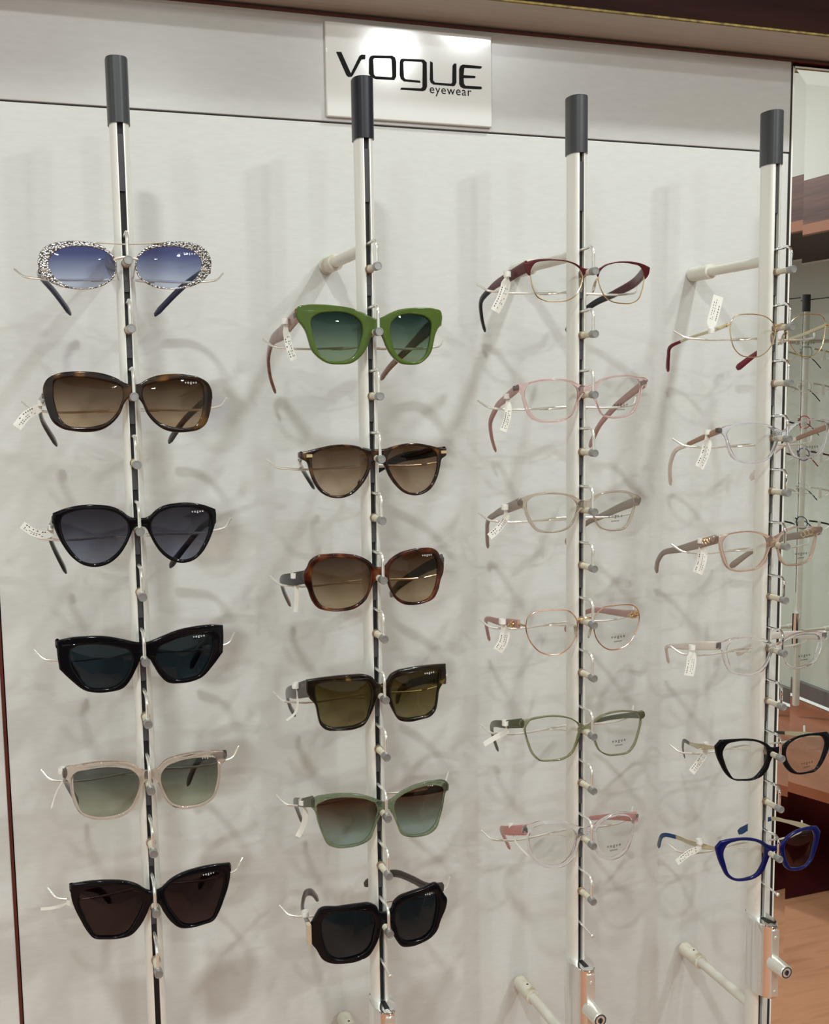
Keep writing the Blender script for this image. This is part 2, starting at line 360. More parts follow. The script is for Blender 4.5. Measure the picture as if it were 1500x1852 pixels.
    if lockz:
        z = lockz - H; z0 = z - .086
        el = lambda zz, g=0: [((.0128 - g) * math.cos(t), .003 + (.0255 - g) * math.sin(t), zz) for t in (2 * math.pi * k / 40 for k in range(40))]
        ring = MB()
        o_ = P(MB().sweep([el(z0, .0012), el(z0 + .001), el(z - .001), el(z, .0012)]), 'lock_housing', M['chrome'], sm=40)
        P(MB().box((-.0026, -.0135, z), (.0026, .001, z + .0004)), 'lock_slot', M['slot'], o_)
        P(MB().box((-.0045, -.0240, z0 + .004), (.0045, -.0215, z - .004)).lathe((0, -.0235, z - .012), (0, -1, 0), [(0, .002), (.001, .0018), (.0016, .0008)], 14).lathe((0, -.0235, z0 + .010), (0, -1, 0), [(0, .002), (.001, .0018), (.0016, .0008)], 14), 'lock_face_strip', M['wire'], o_)
        kc = P(MB().lathe((0, -.020, z - .043), (0, -1, 0), [(0, .0088), (.0235, .0076), (.0242, .0070), (.0242, .0062)]), 'key_cylinder', M['wire'], o_)
        P(MB().lathe((0, -.0438, z - .043), (0, -1, 0), [(0, .0066), (.0006, .0066), (.0006, .0052), (.0002, .0050), (.0002, .0030), (.0009, .0028), (.0009, .0002)]), 'key_core', M['block'], o_)
        P(MB().box((-.0007, -.0452, z - .046), (.0007, -.0446, z - .040)), 'keyhole', M['slot'], o_)
    return r
Z = lambda j: [at(px, py, -.028).z for px, py in KN[j]]
def za(px, py): return at(px, py, .040).z
ARM = {1: {0: za(218,505), 2: za(230,740), 4: za(237,966), 6: za(248,1180), 8: za(257,1392), 10: za(268,1600)},
       2: {1: za(640,628), 3: za(641,842), 5: za(650,1049), 7: za(652,1255), 9: za(660,1437), 11: za(655,1634)},
       3: {0: za(1016,529), 2: za(1015,736), 4: za(1012,936), 6: za(1012,1125), 8: za(1012,1312), 10: za(1012,1500)},
       4: {1: za(1345,612), 3: za(1342,804), 5: za(1340,992), 7: za(1336,1173), 9: za(1332,1348), 11: za(1325,1525)}}
LK = {1: 0, 2: at(697,1805,.003).z, 3: at(1050,1732,.003).z, 4: at(1378,1655,.003).z}
LAB = {1: 'aluminium display rod with grey cap at the far left, holding jewelled blue-lens sunglasses on top',
 2: 'aluminium display rod with near-black cap standing in front of the VOGUE sign',
 3: 'aluminium display rod with grey cap right of the sign, with burgundy browline eyeglasses on top',
 4: 'aluminium display rod beside the mirror edge with keyed chrome lock at its foot'}
for j in (1, 2, 3, 4):
    r = build_rod(j, RX[j], CAPZ[j], Z(j), .45, ARM[j], LK[j], LAB[j], 'capdark' if j == 2 else 'cap', wiremat='chrome' if j == 4 else 'wire')
    zl = Z(j)[-1] - H - .048            # lowest hook, its knob missing, hanging open
    if j > 1: zl = {2: at(700,1736,0).z, 3: at(1053,1668,0).z, 4: at(1384,1596,0).z}[j] - H
    if j > 1: part(MB().tube([(0, .005, zl + .001), (0, -.010, zl), (0, -.024, zl - .001)], .0012).lathe((0, -.0235, zl - .001), (0, -1, 0), [(0, .0015), (.001, .0021), (.003, .0021), (.004, .0012)], 12), 'open_hook', M['wire'], r)
# ---------------------------------------------------------------- eyewear
CR = dict(A=(0,380,3.125), B=(0,860,3.125), C=(0,1340,3.125), D=(440,420,3.5714), E=(440,920,3.5714), F=(440,1380,3.5714),
          G=(820,420,3.9474), H=(820,860,3.9474), I=(820,1240,3.9474), J=(1160,420,3.859), K=(1160,860,4.4118), L=(1160,1240,4.409))
YF = -.0115
def V3(p): return Vector(p)
def glasses(name, label, cat, crop, outer, inner, right, cx, fm, lens, tmat, TL, TR, tip=None, tipi=3, tagp=None, tagd=.03, logo=None,
            style='acetate', thick=.0042, wrap=1.1, brow=None, hinge=True, rimr=.0006, group=None, thk=.0036, extra=None):
    ox, oy, s = CR[crop]
    px = lambda p: (ox + p[0] / s, oy + p[1] / s)
    Xc = at(*px((cx, (outer or inner)[0][1])), YF).x
    ys = lambda X: YF + wrap * (X - Xc) ** 2
    def un(p, off=0):
        p = px(p); Y = YF
        for _ in range(6):
            P = at(*p, Y + off); Y = ys(P.x)
        return P
    half = style in ('acetate',)
    oL = [un(p) for p in outer] if outer else None; iL = [un(p) for p in inner]
    o2 = [Vector((p.x, p.z)) for p in oL] if oL else None; i2 = [Vector((p.x, p.z)) for p in iL]
    Ol = crom(o2, 6, not half) if o2 else None; Il = crom(i2, 6)
    ref = Ol or Il; Zb = ref[0].y
    if half: Ol[0].x = Xc; Ol[-1].x = Xc
    # right half: mirror image, fitted to the measured extent of the right lens
    tx, tt, tb = px((right[0], 0))[0], px((0, right[1]))[1], px((0, right[2]))[1]
    def mp(q, c): X = Xc + c[0] * (Xc - q[0]); return (X, Zb + c[1] * (q[1] - Zb) + c[2] * (X - Xc))
    def ext(c):
        P = [pr((X, ys(X), Z)) for X, Z in (mp(q, c) for q in ref)]
        return [max(p[0] for p in P) - tx, min(p[1] for p in P) - tt, max(p[1] for p in P) - tb]
    c = [1.0, 1.0, 0.0]
    for _ in range(12):
        e = ext(c); J = []
        for k in range(3):
            d = list(c); d[k] += 1e-3; J.append([(a - b) / 1e-3 for a, b in zip(ext(d), e)])
        Jm = Matrix(J).transposed(); sol = Jm.inverted() @ Vector(e); c = [a - b for a, b in zip(c, sol)]
    R_ = lambda q: Vector(mp(q, c))
    Or = [R_(q) for q in Ol] if Ol else None; Ir = [R_(q) for q in Il]
    rod_ = {'A': 'far-left', 'B': 'far-left', 'C': 'far-left', 'D': 'second', 'E': 'second', 'F': 'second', 'G': 'third', 'H': 'third', 'I': 'third'}.get(crop, 'right-hand')
    rt = root_at(name, (Xc, YF, Zb), label, cat, '%s hanging on the %s rod' % (cat, rod_))
    sf = lambda X, Z: ys(X)
    bev = min(.0013, thick * .35)
    if style == 'acetate':
        outline = Ol + Or[::-1][1:-1]
        poly_mesh([[tuple(p) for p in outline], [tuple(p) for p in Il], [tuple(p) for p in Ir]], thick, bev, sf, 'frame_front', fm, rt)
    elif style == 'plate':
        for O, I in ((Ol, Il), (Or, Ir)):
            poly_mesh([[tuple(p) for p in O], [tuple(p) for p in I]], thick, .0006, sf, 'rim', fm, rt)
    else:
        for I in (Il, Ir):
            part(MB().tube([(p.x, ys(p.x), p.y) for p in I], rimr, 8, True), 'rim', fm, rt)
    if brow:
        b2 = [un(p) for p in brow[0]]; bl = crom([Vector((p.x, p.z)) for p in b2], 6, False); bl[0].x = bl[-1].x = Xc
        br_ = [R_(q) for q in bl]
        poly_mesh([[tuple(p) for p in bl + br_[::-1][1:-1]]], .0024, .0007, lambda X, Z: ys(X) - .0003, 'brow_bar', brow[1], rt)
    for I, nm in ((Il, 0), (Ir, 1)):       # lenses, domed and 1.2 mm thick
        cen = sum(I, Vector((0, 0))) / len(I); n = len(I); K = 7; mb = MB(); bulge = .0022 if lens[1] else .0014
        vs = []
        for side in (0, 1):
            for k in range(K, 0, -1):
                for p in I:
                    q = cen + (p - cen) * (k / K) * 1.004; vs.append((q.x, ys(q.x) - bulge * (1 - (k / K) ** 2) + (.0011 if side else -.0001), q.y))
            vs.append((cen.x, ys(cen.x) - bulge + (.0011 if side else -.0001), cen.y))
        fs = []; B = K * n + 1
        for side in (0, 1):
            o_ = side * B
            for k in range(K - 1):
                for j in range(n): fs.append((o_ + k*n + j, o_ + k*n + (j+1) % n, o_ + (k+1)*n + (j+1) % n, o_ + (k+1)*n + j))
            for j in range(n): fs.append((o_ + (K-1)*n + j, o_ + (K-1)*n + (j+1) % n, o_ + B - 1))
        for j in range(n): fs.append((j, (j+1) % n, B + (j+1) % n, B + j))
        ln = part(mb.add(vs, fs), 'lens', lens[0], rt, smooth=50)
        if nm and logo:
            lp, kind = logo; q = un(lp, -.002); W = .0092 if kind == 'w' else .0128
            sl = lambda X, Z: ys(X) - bulge * (1 - min(1, (Vector((X, Z)) - cen).length / .03) ** 2) - (.0006 if kind == 'w' else .0004)
            big = .0040 if kind == 'w' else .0062
            text('vogue', big * .78, lambda X, Z: (q.x + X, q.z + Z), sl, 'lens_logo', M['white_ink' if kind == 'w' else 'ink'], rt, ln, bold=0, sp=1.55)
            if kind == 'k': text('eyewear', .0026, lambda X, Z: (q.x + X, q.z - .0042 + Z), sl, 'lens_logo_line', M['ink'], rt, ln, sp=1.15)
    # temples
    sdv = Vector((1, 0, 0))
    for k, T in enumerate((TL, TR)):
        if not T: continue
        T = [tuple(t) + (T[0][3] if len(t) < 4 else ()) if False else t for t in T]
        hs = []; P = []; last = 6
        for t in T:
            last = t[3] if len(t) > 3 else last
            hs.append(last); x_, y_ = px(t); 
            P.append(at(x_, y_, YF + .003 + t[2] / 1000))
        # resample together with the height
        Q = crom([(p.x, p.y, p.z) for p in P], 6, False); m_ = len(Q)
        hh = [hs[min(i // 6, len(hs) - 1)] * (1 - (i % 6) / 6) + hs[min(i // 6 + 1, len(hs) - 1)] * ((i % 6) / 6) for i in range(m_)]
        def sect(i, taper=1):
            t = (Q[min(i + 1, m_ - 1)] - Q[max(i - 1, 0)]).normalized()
            sd = (sdv - t * sdv.dot(t)); sd = sd.normalized() if sd.length > .2 else Vector((1, 0, 0))
            up = sd.cross(t).normalized(); a = min(thk, hh[i] / 1000 * 1.2) / 2 * taper; b = hh[i] / 2000 * taper
            return [Q[i] + sd * a * (abs(math.cos(u)) ** .6) * (1 if math.cos(u) > 0 else -1) + up * b * (abs(math.sin(u)) ** .7) * (1 if math.sin(u) > 0 else -1) for u in (2 * math.pi * j / 14 for j in range(14))]
        cut = m_ if not tip else tipi * 6 + 1
        secs = [sect(i, .6 if (i == m_ - 1) else 1) for i in range(m_)]
        tp = part(MB().sweep(secs[:cut]), 'temple', tmat, rt)
        if tip: part(MB().sweep(secs[cut - 1:]), 'temple_tip', tip, rt, tp)
        if hinge and style == 'acetate':
            c0 = Q[0]; part(MB().box((c0.x - .0020, c0.y - .0005, c0.z - .0024), (c0.x + .0020, c0.y + .0050, c0.z + .0024)), 'hinge', M['hinge'], rt, tp)
        elif style != 'acetate':
            e = Q[0]; I = (Il, Ir)[k]; near = min(I, key=lambda p: (p - Vector((e.x, e.z))).length)
            part(MB().tube([(near.x, ys(near.x), near.y), ((near.x + e.x) / 2, ys(near.x) - .0004, (near.y + e.z) / 2), tuple(e), tuple(Q[1])], [.0009, .0012, .0013, .0012], 8), 'hinge', extra or fm, rt, tp)
    if style != 'acetate' and not brow:
        # bridge wire and nose pads
        nl = max(Il, key=lambda p: p.x + .45 * p.y); nr = min(Ir, key=lambda p: p.x - .45 * p.y)
        mid = (nl + nr) / 2
        part(MB().tube(crom([(nl.x, ys(nl.x), nl.y), ((nl.x + mid.x) / 2, YF - .0012, mid.y + .0012), (mid.x, YF - .0016, mid.y + .002), ((nr.x + mid.x) / 2, YF - .0012, mid.y + .0012), (nr.x, ys(nr.x), nr.y)], 5, False), .0011, 8), 'bridge', extra or fm, rt)
    if style != 'acetate':
        for I, sg_ in ((Il, 1), (Ir, -1)):
            zc_ = (max(p.y for p in I) + min(p.y for p in I)) / 2
            side = [p for p in I if (p.x - sum(q.x for q in I) / len(I)) * sg_ > 0]
            a = min(side, key=lambda p: abs(p.y - zc_)); pc = Vector((a.x + sg_ * .0016, ys(a.x) + .0065, a.y - .0035))
            pa = part(MB().tube(crom([(a.x, ys(a.x), a.y + .001), (a.x + sg_ * .0002, ys(a.x) + .004, a.y + .004), (a.x + sg_ * .0005, ys(a.x) + .0065, a.y), tuple(pc)], 4, False), .0005, 6), 'pad_arm', extra or fm, rt)
            vs = []; 
            part(MB().sweep([[pc + Vector((sg_ * .0008 * math.cos(u) * r_ + sg_ * dz_ * .22, .0032 * math.sin(u) * r_ + dz_ * .1, -dz_)) for u in (2 * math.pi * j / 12 for j in range(12))] for dz_, r_ in ((-.006, .3), (-.0052, .75), (-.002, 1), (.002, 1), (.0052, .75), (.006, .3))]), 'nose_pad', M['pad'], rt, pa)
    if tagp:
        pts, wd = tagp; Q = crom([tuple(at(*px(p), YF + tagd)) for p in pts], 6, False); hw = wd / s / 4000
        secs = []
        m_ = len(Q); scale = (Q[0] - CAM).length / 1.0
        for i in range(m_):
            t = (Q[min(i + 1, m_ - 1)] - Q[max(i - 1, 0)]).normalized()
            n_ = Vector((t.z, 0, -t.x)); n_.normalize()
            u = i / (m_ - 1); ww = hw * scale * (.45 if u < .15 else (.45 + .55 * min(1, (u - .15) / .2)))
            e1 = Q[i] + n_ * ww; e2 = Q[i] - n_ * ww; d_ = Vector((0, .00018, 0))
            secs.append([e1 - d_, e2 - d_, e2 + d_, e1 + d_])
        tg = part(MB().sweep(secs), 'price_tag', M['paper'], rt, smooth=60)
        if wd >= 40:
            mk = MB(); random.seed(len(label))
            for rr, uu in ((.30, .0003), (-.05, .00018), (-.25, .00018)):
                for i in range(int(m_ * .45), m_ - 2):
                    if random.random() < .25: continue
                    a0 = Q[i].lerp(Q[i + 1], .15); a1 = Q[i].lerp(Q[i + 1], .7); t = (a1 - a0).normalized(); n_ = Vector((t.z, 0, -t.x)).normalized()
                    c_ = n_ * rr * hw * 2 * scale * 1.0; hW = n_ * uu * 1.4; y_ = Vector((0, -.00022, 0)); y2 = Vector((0, -.0003, 0))
                    mk.sweep([[a0 + c_ - hW + y_, a0 + c_ + hW + y_, a0 + c_ + hW + y2, a0 + c_ - hW + y2], [a1 + c_ - hW + y_, a1 + c_ + hW + y_, a1 + c_ + hW + y2, a1 + c_ - hW + y2]])
            if mk.v: part(mk, 'tag_print', M['ink'], rt, tg, smooth=0)
        # paper loop round the temple
        q0 = Q[0]; part(MB().sweep([[q0 + Vector((.0035 * math.cos(u) * 1.0, -.0005 + .0035 * math.sin(u), dz)) for dz in (-.0026, .0026)] + [q0 + Vector((.0037 * math.cos(u), -.0005 + .0037 * math.sin(u), dz)) for dz in (.0026, -.0026)] for u in (2 * math.pi * j / 16 for j in range(16))], closed=True), 'tag_loop', M['paper'], rt, tg)
    return rt, un, Il, Ir, ys

def acetate(name, col, rough=.12, **k): return mat(name, col, rough, spec=.35, **k)
def tort(name, a, b, c, sc=90, pos=None): return noise_mat(name, [a, b, c], (sc, sc, sc), .1, detail=1.5, pos=pos or [.38, .5, .66])
BLK = acetate('black glossy acetate', (.004,.004,.005), .07); BLK.node_tree.nodes['Principled BSDF'].inputs['Specular IOR Level'].default_value = .22; NAVY = acetate('dark navy acetate', (.008,.010,.045), .15)
TOA = tort('amber tortoiseshell acetate', (.008,.003,.002), (.022,.009,.003), (.15,.065,.008), 60, [.47,.58,.78])
TOB = tort('dark tortoiseshell acetate', (.010,.006,.005), (.03,.014,.008), (.16,.075,.02), 90, [.45,.6,.75])
TOC = tort('red brown tortoiseshell acetate', (.010,.003,.002), (.055,.011,.004), (.20,.06,.012), 70, [.40,.55,.75])
TOD = tort('olive tortoiseshell acetate', (.008,.006,.004), (.02,.014,.006), (.20,.14,.02), 80, [.5,.64,.8])
GRN = acetate('olive green milky acetate', (.075,.125,.022), .12); GRN.node_tree.nodes['Principled BSDF'].inputs['Subsurface Weight'].default_value = .3
GRN.node_tree.nodes['Principled BSDF'].inputs['Subsurface Radius'].default_value = (.002, .003, .001)
NUD = mat('nude crystal acetate', (.80,.70,.62), .04, trans=.9); PNK = mat('pink crystal acetate', (.93,.73,.72), .04, trans=.92)
SMK = mat('smoky nude crystal acetate', (.72,.64,.56), .04, trans=.9); GCR = mat('sage green crystal acetate', (.30,.37,.25), .04, trans=.88)
OLC = mat('olive green crystal acetate', (.42,.43,.28), .04, trans=.9); CLR = mat('colourless crystal acetate', (.97,.96,.98), .02, trans=.96)
LIL = mat('pale lilac crystal acetate', (.93,.92,.98), .02, trans=.95); RSB = mat('rose brown crystal acetate', (.80,.62,.52), .04, trans=.9)
BLU = acetate('royal blue acetate', (.004,.007,.075), .12)
PKT = mat('dusty rose temple', (.42,.24,.22), .3); TAUPE = mat('taupe temple', (.30,.24,.20), .3); OLT = mat('dark olive temple', (.07,.075,.04), .25)
BRG = mat('burgundy enamel', (.085,.008,.012), .25, .3); MAR = mat('maroon temple tip', (.13,.006,.02), .2); BKT = mat('black temple tip', (.01,.01,.011), .25)
GLD = mat('pale gold metal', (.80,.62,.36), .18, 1); RGD = mat('rose gold metal', (.80,.55,.42), .18, 1); CGD = mat('champagne gold metal', (.62,.55,.38), .25, 1)
TAN = mat('tan temple', (.33,.19,.12), .3); IVO = mat('ivory temple', (.72,.66,.60), .3); BLT = mat('blue temple tip', (.01,.045,.14), .2)
WOO = noise_mat('brown marbled temple', [(.10,.03,.02),(.22,.10,.06),(.16,.05,.03)], (30,200,60), .2, coat=.5); ROS = mat('coral pink temple', (.50,.22,.20), .3)
CHEV = noise_mat('black woven pattern temple', [(.004,.004,.005),(.03,.028,.027)], (500,500,500), .3); GRYT = mat('smoky grey brown temple', (.045,.032,.026), .2)
SIL = mat('jewelled silver rim', (.62,.60,.58), .25, 1)
nt = SIL.node_tree; vo = nt.nodes.new('ShaderNodeTexVoronoi'); vo.inputs['Scale'].default_value = 620; tcn = nt.nodes.new('ShaderNodeTexCoord')
crn = nt.nodes.new('ShaderNodeValToRGB'); crn.color_ramp.elements[0].color = (.95,.93,.90,1); crn.color_ramp.elements[1].color = (.10,.09,.09,1); crn.color_ramp.elements[1].position = .75
nt.links.new(tcn.outputs['Object'], vo.inputs['Vector']); nt.links.new(vo.outputs['Distance'], crn.inputs[0]); nt.links.new(crn.outputs[0], nt.nodes['Principled BSDF'].inputs['Base Color'])
bpn = nt.nodes.new('ShaderNodeBump'); bpn.inputs['Strength'].default_value = .9; bpn.inputs['Distance'].default_value = .0006; bpn.invert = True
nt.links.new(vo.outputs['Distance'], bpn.inputs['Height']); nt.links.new(bpn.outputs[0], nt.nodes['Principled BSDF'].inputs['Normal'])
LM = lambda n, t, b, p=(.15,.95): (lens_mat(n, t, b, p), 1)
CLEAR = (lens_mat('clear demo lens', (.95,.96,.95), (.95,.96,.95)), 0)

SG, EG = 'sunglasses', 'eyeglasses'
# --- far left rod
glasses('sunglasses', 'silver jewelled-rim sunglasses with blue gradient lenses, topmost on the far-left rod', SG, 'A',
 [(660,330),(652,275),(610,225),(550,190),(460,175),(370,175),(290,190),(235,225),(213,290),(225,345),(260,390),(320,425),(400,444),(460,449),(530,444),(600,418),(645,380)],
 [(275,290),(300,245),(360,215),(440,205),(530,212),(600,238),(642,280),(652,330),(635,375),(590,410),(520,435),(455,441),(400,432),(335,400),(290,350)],
 (1195,176,448), 712, SIL, LM('blue gradient lens', (.10,.12,.30), (.66,.74,.92), (.1,.85)), NAVY,
 [(228,345,4,5),(236,385,70,5),(305,460,100,7),(398,585,132,8)], [(1180,345,4,5),(1110,372,70,5),(1020,445,100,7),(876,592,132,8)], logo=((1072,250),'w'), style='plate', thick=.0022, wrap=1.2, extra=M['wire'])
rt, un, Il, Ir, ys = glasses('sunglasses', 'amber tortoiseshell butterfly sunglasses with brown gradient lenses, second on the far-left rod', SG, 'A',
 [(751,985),(715,980),(660,950),(590,925),(500,912),(400,912),(320,925),(265,955),(243,1000),(250,1070),(270,1140),(300,1200),(350,1235),(420,1250),(500,1255),(580,1240),(640,1200),(680,1150),(705,1090),(730,1060),(751,1052)],
 [(312,965),(380,945),(470,945),(560,960),(640,980),(685,1000),(697,1040),(685,1090),(655,1150),(610,1195),(540,1220),(450,1228),(380,1215),(340,1175),(315,1110),(302,1030)],
 (1200,925,1257), 751, TOA, LM('brown gradient lens', (.045,.022,.009), (.50,.38,.26)), TOB,
 [(250,1050,4,8),(225,1120,70,6),(240,1190,98,7),(320,1325,128,9)], [(1188,1050,4,8),(1110,1120,70,7),(1040,1190,98,7),(955,1310,128,9)],
 tagp=([(238,1090),(215,1120),(150,1160),(95,1228)],50), logo=((1080,980),'w'), wrap=1.5)
glasses('sunglasses', 'black round cat-eye sunglasses with grey gradient lenses, third on the far-left rod', SG, 'B',
 [(790,240),(750,238),(722,225),(690,200),(640,177),(560,165),(450,168),(370,185),(298,212),(298,212),(295,245),(305,290),(330,350),(365,410),(410,465),(470,505),(540,517),(610,500),(670,455),(715,390),(740,335),(762,295),(790,285)],
 [(350,235),(420,202),(520,190),(610,197),(680,225),(718,265),(722,320),(700,380),(650,445),(590,485),(520,497),(460,480),(410,430),(370,370),(348,300)],
 (1222,152,494), 790, BLK, LM('grey gradient lens', (.03,.025,.038), (.24,.26,.34)), BLK,
 [(305,250,4,8),(282,350,75,6),(310,420,100,7),(373,545,130,8)], [(1210,250,4,8),(1120,315,75,6),(1050,400,100,7),(962,512,130,9)],
 tagp=([(298,290),(285,325),(200,325),(125,278)],42), logo=((1118,208),'w'), wrap=1.5)
glasses('sunglasses', 'black angular cat-eye sunglasses with dark teal lenses, fourth on the far-left rod', SG, 'B',
 [(815,945),(770,940),(700,925),(600,908),(500,907),(400,915),(320,932),(320,932),(322,1000),(335,1093),(335,1093),(400,1155),(488,1217),(540,1226),(620,1222),(700,1198),(740,1150),(775,1080),(797,1040),(815,1030)],
 [(395,990),(430,965),(490,955),(570,955),(660,968),(730,990),(748,1030),(735,1090),(700,1150),(650,1190),(570,1203),(500,1195),(455,1150),(415,1090),(395,1030)],
 (1263,842,1174), 815, BLK, LM('dark teal lens', (.018,.032,.040), (.022,.038,.05)), BLK,
 [(325,950,4,9),(345,1000,75,7),(390,1060,100,7),(450,1140,128,9)], [(1250,920,4,9),(1175,930,70,7),(1120,1010,100,8),(1078,1080,125,9)], logo=((1125,913),'w'), wrap=1.5, thick=.0048)
glasses('sunglasses', 'nude crystal square sunglasses with grey green gradient lenses on the far-left rod', SG, 'C',
 [(848,165),(800,160),(760,130),(700,115),(600,113),(500,122),(430,135),(370,148),(355,165),(358,205),(385,225),(400,290),(425,370),(460,415),(520,440),(600,445),(680,430),(740,395),(780,340),(800,270),(822,225),(848,210)],
 [(425,180),(500,160),(590,148),(680,150),(745,165),(780,200),(785,250),(765,320),(735,375),(690,405),(610,425),(530,425),(465,400),(435,340),(415,255)],
 (1278,53,385), 848, NUD, LM('grey green gradient lens', (.14,.15,.14), (.46,.50,.40)), GRYT,
 [(368,180,4,8),(370,225,60,7),(405,290,98,7),(440,345,125,9)], [(1270,75,4,8),(1170,80,60,7),(1110,130,98,7),(1060,245,125,9)],
 tagp=([(352,165),(355,215),(318,290),(290,380)],7), logo=((1175,98),'w'), wrap=1.4)
glasses('sunglasses', 'black oversized butterfly sunglasses with dark brown lenses, lowest on the far-left rod', SG, 'C',
 [(872,850),(830,840),(780,810),(710,790),(620,785),(520,790),(400,808),(400,808),(400,870),(420,940),(455,1010),(490,1070),(530,1112),(600,1118),(680,1113),(740,1095),(790,1045),(830,975),(852,925),(872,905)],
 [(455,855),(520,830),(620,818),(720,822),(790,845),(812,885),(800,940),(765,1010),(720,1075),(680,1095),(600,1103),(540,1098),(505,1050),(470,980),(446,910)],
 (1302,688,1056), 872, BLK, LM('dark brown lens', (.036,.024,.025), (.042,.028,.028)), BLK,
 [(405,830,4,9),(480,828,70,7),(560,845,100,8),(625,905,125,10)], [(1295,715,4,9),(1230,735,60,7),(1160,765,100,8),(1125,825,125,10)],
 tagp=([(400,905),(350,930),(290,945),(230,950)],16), logo=((1180,757),'w'), wrap=1.5, thick=.0048)
# --- second rod
glasses('sunglasses', 'olive green thick-framed sunglasses with green gradient lenses, topmost on the second rod', SG, 'D',
 [(862,560),(820,545),(770,520),(700,492),(600,475),(500,467),(400,470),(350,483),(340,510),(350,570),(375,600),(400,640),(420,700),(440,760),(490,815),(550,848),(620,855),(700,845),(760,800),(800,740),(820,690),(843,655),(862,648)],
 [(440,560),(480,530),(560,517),(650,520),(720,545),(760,585),(770,640),(755,710),(735,770),(690,815),(620,833),(550,828),(500,795),(465,730),(445,650)],
 (1282,487,857), 862, GRN, LM('green gradient lens', (.012,.035,.030), (.27,.36,.25)), WOO,
 [(345,540,4,14),(250,650,55,15),(180,720,92,10),(162,820,108,8),(172,920,118,7),(207,1035,132,6)], [(1270,560,4,14),(1180,640,55,14),(1060,760,92,9),(940,880,112,7),(890,950,128,6)],
 tagp=([(268,575),(278,640),(295,730),(328,825)],46), wrap=1.4, thick=.0055)
glasses('sunglasses', 'dark tortoiseshell round sunglasses with brown gradient lenses, second on the second rod', SG, 'D',
 [(868,1402),(820,1400),(760,1385),(680,1372),(600,1372),(500,1390),(430,1408),(372,1422),(372,1422),(372,1460),(408,1485),(425,1540),(450,1610),(500,1680),(560,1712),(630,1718),(700,1695),(760,1640),(805,1570),(825,1520),(845,1488),(868,1480)],
 [(450,1440),(500,1410),(580,1390),(670,1385),(750,1400),(800,1440),(805,1500),(780,1570),(740,1630),(690,1680),(630,1700),(570,1695),(510,1660),(465,1590),(445,1510)],
 (1312,1362,1700), 868, TOB, LM('light brown gradient lens', (.09,.045,.018), (.56,.44,.33)), BLK,
 [(375,1440,4,7),(368,1500,60,6),(400,1560,98,6),(457,1650,125,7)], [(1300,1410,4,8),(1180,1430,50,10),(1000,1465,85,9),(880,1530,108,7),(745,1625,138,8)],
 tagp=([(372,1445),(362,1480),(372,1515)],24), wrap=1.4)
glasses('sunglasses', 'red brown tortoiseshell oval sunglasses with woven-pattern temple on the second rod', SG, 'E',
 [(884,378),(850,370),(810,335),(740,302),(660,290),(560,290),(470,305),(430,335),(410,380),(390,410),(390,470),(415,520),(440,590),(480,640),(550,660),(640,662),(730,640),(790,590),(825,520),(850,465),(884,445)],
 [(445,390),(480,345),(560,320),(660,318),(740,330),(800,365),(822,420),(815,490),(790,560),(740,610),(660,640),(580,645),(510,625),(465,560),(445,480)],
 (1295,250,622), 884, TOC, LM('warm brown gradient lens', (.06,.026,.010), (.48,.39,.27)), CHEV,
 [(410,440,4,13),(330,455,30,13),(248,472,80,9),(262,530,102,8),(303,622,130,7)], [(1285,330,4,12),(1130,410,60,10),(1000,500,100,9),(952,558,125,9)], tip=TOC, tipi=2,
 tagp=([(330,430),(342,480),(345,560),(338,668)],26), logo=((1190,305),'w'), wrap=1.4)
glasses('sunglasses', 'dark tortoiseshell square sunglasses with olive lenses on the second rod', SG, 'E',
 [(893,1135),(860,1120),(830,1085),(790,1070),(700,1070),(600,1078),(500,1090),(405,1105),(405,1105),(412,1200),(430,1228),(460,1260),(480,1340),(500,1400),(530,1425),(620,1432),(720,1422),(780,1395),(820,1330),(850,1260),(872,1210),(893,1195)],
 [(470,1140),(520,1120),(620,1115),(740,1112),(800,1120),(825,1160),(828,1220),(810,1300),(790,1360),(740,1390),(650,1408),(560,1408),(510,1380),(485,1290),(468,1210)],
 (1308,1000,1375), 893, TOD, LM('olive gradient lens', (.07,.048,.010), (.24,.21,.11)), GRYT,
 [(420,1160,4,17),(345,1180,35,15),(285,1205,85,9),(300,1270,105,7),(335,1335,130,6)], [(1300,1095,4,12),(1150,1110,60,9),(1020,1170,100,8),(990,1250,125,8)],
 tagp=([(338,1140),(352,1220),(335,1320),(280,1368)],15), logo=((1205,1066),'w'), wrap=1.4, thick=.005)
glasses('sunglasses', 'sage green crystal sunglasses with brown to teal gradient lenses on the second rod', SG, 'F',
 [(922,252),(880,240),(820,215),(740,198),(650,193),(540,203),(460,222),(440,240),(438,280),(460,310),(480,380),(510,460),(545,525),(600,547),(680,545),(760,525),(820,490),(850,420),(880,345),(900,312),(922,302)],
 [(480,270),(530,240),(620,222),(720,222),(810,238),(855,262),(865,310),(850,370),(820,450),(780,500),(700,525),(620,530),(565,505),(520,440),(488,350)],
 (1322,105,478), 922, GCR, LM('brown to teal gradient lens', (.10,.048,.028), (.36,.48,.44), (.2,.9)), OLT,
 [(450,248,4,11),(395,255,25,9),(335,257,78,8),(350,300,102,7),(378,375,128,6)], [(1315,150,4,9),(1150,190,60,6),(1010,208,100,5)],
 tagp=([(382,250),(402,320),(392,395),(352,475)],36), logo=((1225,147),'w'), wrap=1.4)
